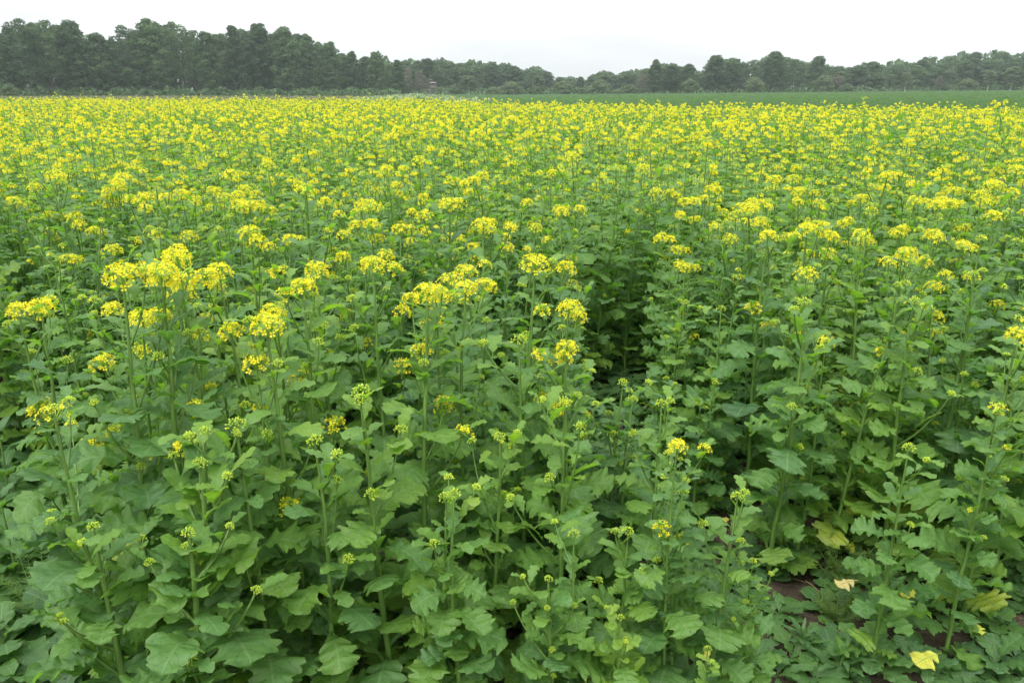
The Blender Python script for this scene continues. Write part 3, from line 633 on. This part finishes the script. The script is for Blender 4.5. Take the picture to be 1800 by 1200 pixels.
HERO = [  # u, v of the top head, height, variant key, leanx, landmark, label
 (112, 498, 1.20, 'F0', -.05, 'broad yellow cluster at left', 'tall mustard plant with a broad yellow flower cluster near the left edge'),
 (28, 545, 1.10, 'F3', -.04, 'half-open head at the left edge', 'mustard plant with half-open yellow heads at the extreme left'),
 (190, 572, 1.06, 'F2', -.08, 'low head by the broad cluster', 'mustard plant whose yellow head sits low right of the broad left cluster'),
 (228, 468, 1.22, 'F1', -.03, 'wide yellow cluster left of centre-left', 'thick stemmed mustard plant with green buds under the widest yellow cluster'),
 (300, 452, 1.20, 'F5', .0, 'crest of the wide yellow cluster', 'mustard plant forming the crest of the wide yellow cluster at left'),
 (338, 508, 1.12, 'F4', .0, 'domed head under the wide cluster', 'mustard plant with a domed yellow head under the wide left cluster'),
 (392, 468, 1.18, 'F2', .02, 'small heads by the wide cluster', 'mustard plant with small yellow heads at the right end of the wide cluster'),
 (480, 548, 1.12, 'F0', -.02, 'bright round head above a second one', 'mustard plant with a bright round yellow head, the upper of two'),
 (452, 628, 1.02, 'F6', .0, 'lower bright yellow head', 'mustard plant with a bright loose yellow head below the round one'),
 (538, 486, 1.14, 'F3', .0, 'small heads behind the round head', 'mustard plant with small yellow heads behind the bright round head'),
 (575, 462, 1.14, 'F5', .0, 'heads by the straight stem', 'flowering mustard plant slightly left of the long straight central-left stem'),
 (676, 498, 1.14, 'F1', -.06, 'long straight central-left stem', 'mustard plant with a long bare straight stem and a loose yellow green head'),
 (640, 452, 1.16, 'F4', -.02, 'twin heads behind the long stem', 'mustard plant with twin yellow heads behind the long straight stem'),
 (768, 500, 1.10, 'F6', .0, 'small flat head near the centre', 'mustard plant with one small flat yellow head near the picture centre'),
 (826, 488, 1.11, 'F2', .0, 'flat head near centre', 'mustard plant with a flattish yellow green head just left of the tallest centre head'),
 (870, 452, 1.15, 'F0', -.05, 'full round centre head', 'mustard plant with a full round yellow head on a long stem at centre'),
 (985, 530, 1.04, 'F4', .0, 'neat yellow head beside the dark gap', 'mustard plant with a neat bright yellow head at the left of the dark gap'),
 (1020, 548, 1.0, 'F6', .04, 'side head beside the dark gap', 'mustard plant with a small drooping yellow head over the dark gap'),
 (1016, 596, .96, 'F5', .0, 'loose head before the dark gap', 'mustard plant with a loose yellow head hanging in front of the dark gap'),
 (925, 585, .98, 'B1', .0, 'bud tips beside the dark gap', 'mustard plant with tiny bud tips between the centre head and dark gap'),
 (1197, 772, .84, 'F3', .0, 'lone yellow head over the clearing', 'mustard plant with a lone drooping yellow head low at right of centre'),
 (1206, 856, .70, 'B0', .0, 'bud cluster under the lone head', 'green budded mustard plant straight below the lone low yellow head'),
 (1298, 862, .70, 'B3', .05, 'bud on a slanting branch', 'budded mustard plant with a slanting pale branch right of the clearing head'),
 (990, 706, .88, 'B2', .0, 'yellow green bud head at centre', 'mustard plant with opening yellow green buds on a thick stem at centre'),
 (806, 857, .76, 'B0', .0, 'bright bud head at lower centre', 'knee-high mustard plant with a bright compact bud head at lower centre'),
 (1013, 935, .62, 'B1', .0, 'double bud head at the bottom', 'short mustard plant with a double bud head at bottom centre'),
 (1330, 988, .48, 'B2', .0, 'round bud head by bare soil', 'low mustard plant with a round green bud head beside the bare soil'),
 (965, 1010, .55, 'G1', .0, 'small bud by the double bud', 'short mustard plant with a tiny bud and large pale leaves, bottom centre'),
 (1092, 1070, .48, 'G0', .0, 'lowest bud at bottom centre', 'short mustard plant with broad blue green leaves near the bottom edge'),
 (1245, 1130, .40, 'B1', .0, 'bud at the bottom edge', 'very low mustard plant with a small bud at the bottom edge'),
 (1095, 935, .60, 'B3', .0, 'faint bud right of the double bud', 'short mustard plant with a faint bud right of the double bud head'),
 (118, 722, .96, 'F7', -.03, 'greenish head at left', 'mustard plant with a greenish half-open head low at the left'),
 (205, 762, .90, 'G2', -.10, 'leaning thick stem at lower left', 'leaning thick stemmed mustard plant with very large leaves at lower left'),
 (278, 800, .86, 'G0', -.06, 'bud beside the leaning thick stem', 'budded large-leaved mustard plant just right of the leaning thick stem'),
 (330, 935, .74, 'G1', .0, 'bud amid the large lower-left leaves', 'mustard plant with a small bud amid the largest lower-left leaves'),
 (155, 918, .74, 'G2', -.02, 'bud at far lower left', 'leafy mustard plant with a small bud at the far lower left'),
 (430, 735, .92, 'B1', .0, 'bud tips under the bright heads', 'mustard plant with bud tips under the pair of bright yellow heads'),
 (545, 775, .86, 'B0', .0, 'leafy plant with a single open flower', 'leafy mustard plant with a single small open flower left of centre'),
 (655, 680, .96, 'B3', .0, 'leafy plant before the long stem', 'broad leafed budded mustard plant in front of the long straight stem'),
 (870, 745, .80, 'B2', .02, 'leafy plant at mid centre', 'leafy budded mustard plant low at centre left of the thick stem'),
 (745, 860, .74, 'B1', -.03, 'bud left of the bright bud head', 'small budded plant just left of the bright compact bud head'),
 (1160, 705, .80, 'B3', .0, 'upright leafy tip below the dark gap', 'mustard plant with an upright leafy tip below the dark gap'),
 (1405, 528, .98, 'B0', .0, 'green bud head of the right-hand front', 'tall budded mustard plant with a round green head right of the dark gap'),
 (1625, 525, .98, 'B2', .0, 'second green bud head at right', 'tall mustard plant with a pale green bud head in the right-hand front'),
 (1595, 783, .72, 'B1', .0, 'small yellow tip at right', 'mid-height mustard plant with a small yellowing bud tip at right'),
 (1748, 712, .80, 'F7', .0, 'greenish domed head at right', 'mustard plant with a greenish domed head near the right edge'),
 (1795, 572, .98, 'F5', .0, 'yellow head cut by the right edge', 'mustard plant with a yellow head cut off by the right edge'),
 (1355, 412, 1.10, 'F3', .0, 'flat head right of the gap', 'mustard plant with a flat yellow head up right of the dark gap'),
 (1410, 398, 1.12, 'F0', .0, 'broad head right of the gap', 'mustard plant with a broad bright yellow head right of the dark gap'),
 (1565, 432, 1.08, 'F1', -.03, 'yellow green head on a long right stem', 'mustard plant with a yellow green head on a long bare stem at right'),
 (1612, 402, 1.12, 'F4', -.03, 'bright head at right', 'mustard plant with a bright flat yellow head at the right'),
 (1645, 355, 1.16, 'F2', -.02, 'round high head at right', 'taller mustard plant with a round yellow head at the right'),
 (1752, 372, 1.13, 'F6', .0, 'upper right edge heads', 'mustard plant with several yellow heads near the right edge'),
 (840, 385, 1.16, 'F5', .0, 'wide loose head above centre', 'mustard plant with a wide loose yellow head above the centre'),
 (790, 352, 1.18, 'F1', .0, 'tall head above centre', 'tall mustard plant with a yellow head left of the wide loose one'),
 (240, 338, 1.20, 'F4', .0, 'high upper-left head', 'mustard plant with a lone high yellow head at the upper left'),
 (425, 402, 1.14, 'F0', .0, 'tufted head above the pair', 'mustard plant with a tufted yellow head above the two bright ones'),
 (1520, 170, 1.56, 'F7', .0, 'head rising over the horizon', 'exceptionally tall mustard head rising above the crop against the green field'),
]
VAR = {}
def mk(key, seed, H, stage, **kw): VAR[key] = (H, *plant_geo(seed, H, stage, **kw))
for i in range(8): mk(f'F{i}', 300 + i, 1.1, 1.0 if i != 7 else .35, nbr=[4, 5, 3, 4, 4, 5, 3, 4][i], thick=[1.0, 1.05, .8, .85, .9, 1, .75, .95][i], big=[1.1, 1.1, 1, 1, .9, 1.05, .9, 1.1][i])
for i in range(4): mk(f'B{i}', 400 + i, .78, .0 if i != 2 else .12, nbr=[3, 2, 3, 3][i], thick=1.0, big=1.1, leafy=1.15)
for i in range(3): mk(f'G{i}', 450 + i, .85, .0, nbr=4, thick=1.6, big=1.5, leafy=.95)
for i in range(3): mk(f'R{i}', 500 + i, 1.1, .12 if i else .6, nbr=3, thick=.85, leafy=1.05)
MESH = {}
for k, (H, st, fo, hs) in VAR.items():
    MESH[k] = (H, st.mesh('stem', [M_STEM]), fo.mesh('foliage', [M_LEAF]), [h.mesh('flower_head', FIELD_MATS, False) for h in hs])
def place_plant(x, y, key, h, yaw, lean, label, group='mustard plants at the front of the field', leany=0.0):
    H, stm, fom, hms = MESH[key]; s = h / H
    z = float(gz(x, y)) - .01; o = empty('mustard_plant', (x, y, z))
    sx = (s if s < 1 else s ** .6) * rng.uniform(.92, 1.08)
    o.rotation_euler = (-leany, lean, yaw); o.scale = (sx, sx, s); tag(o, label, 'plant', group)
    hn = 'flower_head' if key[0] == 'F' or key == 'R0' else 'bud_head'
    for nm, me in [('stem', stm), ('foliage', fom)] + [(hn, q_) for q_ in hms]:
        c = bpy.data.objects.new(nm, me); C.objects.link(c); c.parent = o
placed = []
for (u, v, h, key, lean, mark, lab) in HERO:
    if u == 1520: x, y = at_z(u, v, 1.56); y = 15.0; x = (u - 900) / 1467 * 15.0 ; h = 1.46
    else: x, y = at_z(u, v, h)
    bx, by = x - math.sin(lean) * h, y
    place_plant(bx, by, key, h, rng.uniform(0, 6.28), lean, lab); placed.append((bx, by, mark, u, v))
hx = np.array([p[0] for p in placed]); hy = np.array([p[1] for p in placed])

# jittered grid over the field
cell = .195
gxs, gys = np.meshgrid(np.arange(-30, 28, cell), np.arange(1.4, 43, cell), indexing='ij')
X = (gxs + rng.uniform(-.5, .5, gxs.shape) * cell * .95).ravel(); Y = (gys + rng.uniform(-.5, .5, gys.shape) * cell * .95).ravel()
k = (np.abs(X) < Y * .70 + 1.6) & allowed(X, Y)
X, Y = X[k], Y[k]
k = rng.random(len(X)) < np.where(Y > 3, .92 + .5 * vnoise(X + 80, Y + 80, .8, 43, 3), 1); X, Y = X[k], Y[k]
dmin = np.min(np.hypot(X[:, None] - hx[None], Y[:, None] - hy[None]), 1); k = dmin > .13; X, Y = X[k], Y[k]
Hh = hmap(X, Y) * np.clip(rng.normal(.97, .075, len(X)), .78, 1.17) * np.where(rng.random(len(X)) < .09, rng.uniform(1.07, 1.16, len(X)), 1)
fr = np.array([abs(proj(x, y, h)[0] - 900) < 930 for x, y, h in zip(X, Y, Hh)])
order = np.argsort(np.where(fr, Y, 1e9)); nind = 298 - len(HERO); ind = order[:nind]; ycut = Y[ind].max()
print('individual plants to y =', ycut, 'total', len(X))
LOOK = {'F': 'yellow-headed', 'B': 'short budded', 'R': 'tall budded'}
recs = []
for j in ind:
    x, y, h = X[j], Y[j], Hh[j]; r0 = rng.random()
    yel = .18 + .42 * np.clip((y - 2.2) / 1.8, 0, 1) - (.25 if x > .7 and y < 3.4 else 0)
    if h < .85: key = f'B{rng.integers(4)}'
    elif r0 < yel: key = f'F{rng.integers(8)}'
    else: key = f'R{rng.integers(3)}'
    u, v = proj(x, y, h); dd = np.hypot(x - hx, y - hy); m_ = int(np.argmin(dd)); mx_, my_ = hx[m_], hy[m_]
    if y - my_ > .9: rel = 'far behind'
    elif y - my_ > .25: rel = 'behind'
    elif x < mx_: rel = 'left of'
    else: rel = 'right of'
    recs.append([x, y, h, key, u, f'{LOOK[key[0]]} mustard plant {rel} the {placed[m_][2]}'])
from collections import defaultdict
byl = defaultdict(list)
for r_ in recs: byl[r_[5]].append(r_)
for lb, rs in byl.items():
    rs.sort(key=lambda r_: r_[4])
    for i, r_ in enumerate(rs):
        lab = lb if len(rs) == 1 else f'{lb}, {"leftmost" if i == 0 else "rightmost" if i == len(rs) - 1 else ORD[i] + " from left"}'
        place_plant(r_[0], r_[1], r_[3], r_[2], rng.uniform(0, 6.28), rng.normal(-.02, .075), lab, leany=rng.normal(0, .055))
rest = np.ones(len(X), bool); rest[ind] = False
X, Y, Hh = X[rest], Y[rest], Hh[rest]
g = Geo()
def fill(sel, variants):
    yn = .5 + .55 * vnoise(X + 80, Y + 80, 2.6, 41, 3) + rng.uniform(-.5, .5, len(X)); vid = np.clip((yn * len(variants)).astype(int), 0, len(variants) - 1)
    for i, vsrc in enumerate(variants):
        k = sel & (vid == i); n = int(k.sum())
        if n: batch(g, vsrc, np.stack([X[k], Y[k], gz(X[k], Y[k])], -1), rng.uniform(0, 6.28, n), rng.uniform(.9, 1.12, n), np.stack([rng.normal(-.03, .05, n), rng.normal(0, .05, n)], -1), rng.normal(0, .1, n), Hh[k] / 1.08)
fill(Y < 10, [plant_lod(700 + i, 1.08, [.0, .25, .5, .65, .8, .9, 1, 1][i], 1) for i in range(8)])
fill(Y >= 10, [plant_lod(800 + i, 1.08, [.4, .75, .9, 1, 1, 1, 1, 1][i], 2) for i in range(8)])
tag(g.obj('mustard_field', FIELD_MATS, smooth=False), 'dense yellow flowering mustard crop stretching back to the woods', 'crop', kind='stuff')

# ------------------------------------------------------------------ green crop beyond, at right, and pale strip, grass verge
g = Geo(); rg = np.random.default_rng(5); src = Geo()
for i in range(5):
    a = i * 2.4; leaf(src, (0, 0, .05 + .08 * i), a, rg, .17, 2, 1, .2 + .1 * rg.random(), W=.3, D=.1, pet=.02, e0=.9, bend=1.3, teeth=0, mat=0)
n = 70000; Yc = 23 + 210 * rg.random(n) ** 1.7; bb = rg.uniform(-.12, .78, n); Xc = bb * Yc; k = ~far_edge(Xc, Yc - 1.5) & (Yc > 22); Xc, Yc = Xc[k], Yc[k]; n = len(Xc)
batch(g, src, np.stack([Xc, Yc, gz(Xc, Yc)], -1), rg.uniform(0, 6, n), rg.uniform(.8, 1.4, n) * (1 + Yc / 70), None, rg.normal(0, .15, n), rg.uniform(.8, 1.3, n) * np.clip(1.1 - Yc / 240, .25, 1))
M_FAR = leaf_material('green_crop_leaf', [(0, (.055, .105, .058)), (.5, (.078, .135, .070)), (1, (.115, .175, .085))], vein=False)
for n_ in M_FAR.node_tree.nodes:
    if n_.type == 'BSDF_PRINCIPLED': n_.inputs['Roughness'].default_value = .85; n_.inputs['Specular IOR Level'].default_value = .15
tag(g.obj('green_crop', [M_FAR], smooth=False), 'low dark green crop in the field beyond the yellow flowers', 'crop', kind='stuff')
def tufts(name, us, Ds, hts, wd, mcols, label, cat, seed):
    rg = np.random.default_rng(seed); n = len(us); xs = (us - 900) / 1467 * Ds; zs = terrain(xs, Ds); g = Geo()
    a = rg.uniform(0, 3.14, n); dx, dy = np.cos(a) * wd, np.sin(a) * wd; l = rg.normal(0, .2, (n, 2)) * hts[:, None]
    V = np.stack([np.stack([xs - dx, Ds - dy, zs], -1), np.stack([xs + dx, Ds + dy, zs], -1), np.stack([xs + l[:, 0] + dx, Ds + l[:, 1] + dy, zs + hts], -1), np.stack([xs + l[:, 0] - dx, Ds + l[:, 1] - dy, zs + hts], -1)], 1).reshape(-1, 3)
    A = np.zeros((4 * n, 3)); A[:, 2] = np.repeat(rg.uniform(0, 1, n), 4)
    g.add(V, quads=np.arange(4 * n).reshape(-1, 4), attr=A); tag(g.obj(name, [crown_mat(name + '_blades', mcols)], smooth=False), label, cat, kind='stuff')
nn = 9000; us = rg.uniform(-150, 760, nn)
tufts('verge_grass', us, rg.uniform(120, 158, nn), rg.uniform(.15, .5, nn), .12, [(0, (.10, .14, .07)), (.5, (.16, .17, .09)), (1, (.26, .23, .15))], 'narrow strip of dry tall grass below the left wood', 'grass', 8)
nn = 5000; us = np.clip(rg.normal(730, 45, nn), 600, 860)
tufts('white_wildflowers', us, rg.uniform(64, 110, nn), rg.uniform(.5, 1.15, nn) * (1 - np.abs(us - 730) / 260), .09, [(0, (.14, .2, .10)), (.5, (.26, .33, .2)), (1, (.5, .55, .42))], 'pale strip of whitish wildflowers beyond the yellow crop', 'wildflowers', 9)

# ------------------------------------------------------------------ weeds, fallen leaves, litter
g = Geo(); rg = np.random.default_rng(61)
srcs = []
for i in range(5):
    s_ = Geo()
    for j in range(6 + i % 3): leaf(s_, (0, 0, .004), j * 2.4 + rg.uniform(-.3, .3), rg, rg.uniform(.04, .09), 10, 1, rg.uniform(0, .7), W=[.3, .22, .35, .16, .3][i], D=[.8, .2, .1, .1, .6][i], pet=.15, e0=rg.uniform(.3, 1.0), bend=.9, teeth=.08)
    srcs.append(s_)
n = 6500; xs = rg.uniform(-2.6, 3.2, n); ys = rg.uniform(1.35, 6, n)
bare = (np.hypot((xs - 1.25) / .26, (ys - 2.04) / .13) < 1) | (np.hypot((xs - .78) / .12, (ys - 2.62) / .12) < 1) | (np.hypot((xs - .95) / .15, (ys - 2.3) / .09) < 1) | (np.hypot(xs + .5, ys - 2.5) < .2)
k = (~bare | (rg.random(n) < .12)) & ((vnoise(xs, ys, .35, 31) > -.38) | (xs < -1.1)); xs, ys = xs[k], ys[k]; vid = rg.integers(5, size=len(xs))
for i in range(5):
    kk = vid == i; m_ = int(kk.sum()); batch(g, srcs[i], np.stack([xs[kk], ys[kk], gz(xs[kk], ys[kk])], -1), rg.uniform(0, 6, m_), rg.uniform(.7, 1.5, m_) * np.where(xs[kk] < -1.15, 1.7, 1), None, rg.normal(0, .2, m_))
tag(g.obj('ground_weeds', [M_WEED]), 'low mixed weeds covering the soil between the mustard stems', 'weeds', kind='stuff')
g = Geo(); n = 700; xs = rg.uniform(-1.8, 2.2, n); ys = rg.uniform(1.5, 4.5, n)
for x, y in zip(xs, ys):
    a = rg.uniform(0, 3.14); l = rg.uniform(.01, .05); z = float(gz(x, y)) + .003; d_ = np.array([math.cos(a) * l, math.sin(a) * l, rg.uniform(-.004, .008)])
    tube(g, [np.array([x, y, z]) - d_, np.array([x, y, z + .003]), np.array([x, y, z]) + d_ * .9], rg.uniform(.0006, .0018), 4)
tag(g.obj('straw_litter', [noise_mat('straw', [(.3, (.16, .11, .07)), (.7, (.38, .30, .19))], 20)]), 'dry straw and stem bits lying on the soil', 'litter', kind='stuff')

def weed(name, u, v, z, label, cat, builder, group=None, mats=None):
    x, y = at_z(u, v, z); o = empty(name, (x, y, float(gz(x, y)) - .005)); tag(o, label, cat, group); builder(o, np.random.default_rng(int(u * 7 + v))); return o
def narrow_weed(sz=1.0, lean=0.0, bl=.16, wd=.17, H=.22):
    def f(o, rg):
        s_, l_ = Geo(), Geo(); tube(s_, [(0, 0, 0), (lean * .5, .005, H * .5), (lean, 0, H)], [.004, .0035, .002], 6)
        for j in range(13):
            q_ = j / 13; leaf(l_, (lean * q_, 0, H * q_ * .95), j * 2.4 + rg.uniform(-.3, .3), rg, bl * sz * (1.15 - .75 * q_) * rg.uniform(.85, 1.15), 16, 2, rg.uniform(0, .6), W=wd, D=.02, pet=.06,
                           e0=rg.uniform(.6, 1.0), bend=rg.uniform(.6, 1.2), lobes=2, teeth=.03, fold=.35, rip=.02, narrow=True)
        s_.obj('stem', [M_STEM], o); l_.obj('foliage', [M_WEED], o)
    return f
def feathery(H=.22, n=15):
    def f(o, rg):
        s_, l_ = Geo(), Geo()
        for b_ in range(n):
            a = b_ * 2.4; e = rg.uniform(.5, 1.3); ln = H * rg.uniform(.6, 1.1); d_ = np.array([math.cos(a) * math.cos(e), math.sin(a) * math.cos(e), math.sin(e)])
            tube(s_, [(0, 0, 0), d_ * ln * .5, d_ * ln + [0, 0, -.02]], [.0014, .001, .0006], 4)
            for j in range(12):
                p_ = d_ * ln * (.25 + .75 * j / 12); sd = np.cross(d_, [0, 0, 1]); sd /= np.linalg.norm(sd)
                if rg.random() < .15: continue
                p_ = p_ + rg.normal(0, .004, 3)
                for s0 in (-1, 1):
                    q_ = p_ + sd * s0 * .022 + d_ * .012; tube(l_, [p_, q_], [.0009, .0005], 3)
                    for w_ in (-1, 1): tube(l_, [(p_ + q_) / 2, (p_ + q_) / 2 + sd * s0 * .008 + np.cross(d_, sd) * w_ * .01 + d_ * .004], [.0007, .0004], 3)
        s_.obj('stem', [M_STEM], o); l_.obj('foliage', [M_WEED], o)
    return f
def rosette(n=9, ln=.11, D=.6, W=.3):
    def f(o, rg):
        l_ = Geo()
        for j in range(n): leaf(l_, (0, 0, .01 + .006 * j), j * 2.4 + rg.uniform(-.3, .3), rg, ln * rg.uniform(.7, 1.1), 26, 3, rg.uniform(0, .8), W=W, D=D, pet=.15, e0=rg.uniform(.5, 1.2), bend=rg.uniform(.6, 1.3), fold=.2)
        l_.obj('foliage', [M_WEED], o)
    return f
GW = 'larger weeds on the bare soil at the field edge'
for nm, u, v, lb, bd in [
    ('narrow_leaved_weed', 1545, 1110, 'upright narrow-leaved weed standing on the bare soil at lower right', narrow_weed(.8, .01, .14, .15, .24)),
    ('narrow_leaved_weed', 1420, 1150, 'sprawling weed with long strap leaves left of the bare soil', narrow_weed(.75, -.03, .14, .11, .10)),
    ('narrow_leaved_weed', 1470, 1195, 'strap leaved weed cut by the bottom edge near the soil', narrow_weed(.75, .02, .15, .12, .12)),
    ('pale_weed', 1530, 1192, 'bright green upright weed with fanned leaves at the bottom edge', rosette(10, .14, .5, .24)),
    ('pale_weed', 1620, 1195, 'small blue green weed at the bottom right of the soil', rosette(8, .12, .3, .22)),
    ('leafy_weed', 1390, 990, 'upright dark leafy weed behind the round bud head', rosette(10, .16, .7, .26)),
    ('leafy_weed', 1440, 905, 'dark lobed weed deep among the right-hand stems', rosette(9, .17, .8, .28)),
    ('leafy_weed', 1590, 1185, 'broad leafed seedling below the yellow fallen leaf', rosette(7, .08, .4, .3)),
    ('leafy_weed', 1745, 1185, 'broad flat leafed weed in the bottom right corner', rosette(9, .10, .6, .3)),
    ('feathery_weed', 1480, 1030, 'feathery fine-leaved weed beside the tan withered leaf', feathery(.26, 16)),
    ('feathery_weed', 1470, 1090, 'small feathery weed on the bare soil', feathery(.12, 14)),
    ('feathery_weed', 645, 1175, 'feathery weed clump at the bottom left of centre', feathery(.24, 20)),
    ('feathery_weed', 700, 1190, 'feathery weed at the bottom edge left of centre', feathery(.2, 18)),
    ('feathery_weed', 70, 1080, 'feathery weed at the far left edge', feathery(.28, 18)),
    ('leafy_weed', 30, 1020, 'tall leafy weed at the left edge below the flowers', narrow_weed(1.0, 0, .16, .2, .4)),
    ('leafy_weed', 20, 900, 'dense leafy weed at the left edge', narrow_weed(1.0, .02, .16, .22, .42)),
    ('leafy_weed', 10, 1150, 'leafy weed in the bottom left corner', rosette(10, .18, .6, .28)),
    ('leafy_weed', 560, 1190, 'low lobed weed at the bottom edge beside pale leaf', rosette(9, .15, .6, .28))]:
    weed(nm, u, v, 0, lb, 'weed', bd, GW)
def yleaf(tone, ln=.08):
    def f(o, rg):
        l_ = Geo(); leaf(l_, (0, 0, .012), rg.uniform(0, 6.28), rg, ln, 30, 3, tone, W=.4, D=.9, pet=.2, e0=.25, bend=.5, lobes=2, fold=.1, rip=.05); l_.obj('blade', [M_DRY], o)
    return f
for u, v, z, tone, ln, lb in [(1655, 1145, .11, .3, .15, 'bright yellow two-lobed fallen leaf on the soil at lower right'), (1508, 1018, .14, 1.6, .12, 'tan withered leaf beside the feathery weed'),
    (1592, 1118, .01, .2, .06, 'small yellow leaf curled on the bare soil'), (1728, 1118, .10, .4, .09, 'small yellow leaf near the right edge of the soil'), (1635, 1048, .10, .3, .13, 'yellow ragged leaf above the bare soil'),
    (1620, 1085, .05, .2, .08, 'yellow green wilted leaf above the small curled one'), (575, 1140, .08, 1.5, .09, 'pale cream withered leaf at lower left of centre'), (1040, 1080, .08, .8, .09, 'orange yellow withered leaf behind the big pale leaf'),
    (655, 945, .2, .6, .10, 'yellow wilted leaf in the dark space left of centre'), (1285, 905, .06, .5, .06, 'yellow leaf low in the shade right of centre'), (1410, 915, .1, .3, .08, 'yellow leaf glowing in shade among the right stems'),
    (1700, 690, .3, .3, .12, 'yellow leaf deep between the stems at right'), (1240, 1170, .04, .5, .08, 'yellow leaf on the soil at bottom centre-right')]:
    x, y = at_z(u, v, z); o = empty('yellowed_leaf', (x, y, float(gz(x, y)) + max(0, z - .02))); tag(o, lb, 'leaf', 'withered leaves at the field edge')
    yleaf(tone, ln * .68)(o, np.random.default_rng(int(u + v)))

# ------------------------------------------------------------------ haze
g = Geo(); box(g, (0, 280, 13.5), (1020, 660, 30)); m, t = mat('haze')
pv = N(t, 'ShaderNodeVolumePrincipled', inp={'Color': (.86, .91, .96, 1), 'Density': .0003, 'Anisotropy': 0.0}); o = N(t, 'ShaderNodeOutputMaterial'); t.links.new(pv.outputs[0], o.inputs['Volume'])
tag(g.obj('haze', [m], smooth=False), 'thin pale haze in the humid air over the field', 'haze', kind='stuff')
sc.cycles.volume_bounces = 1
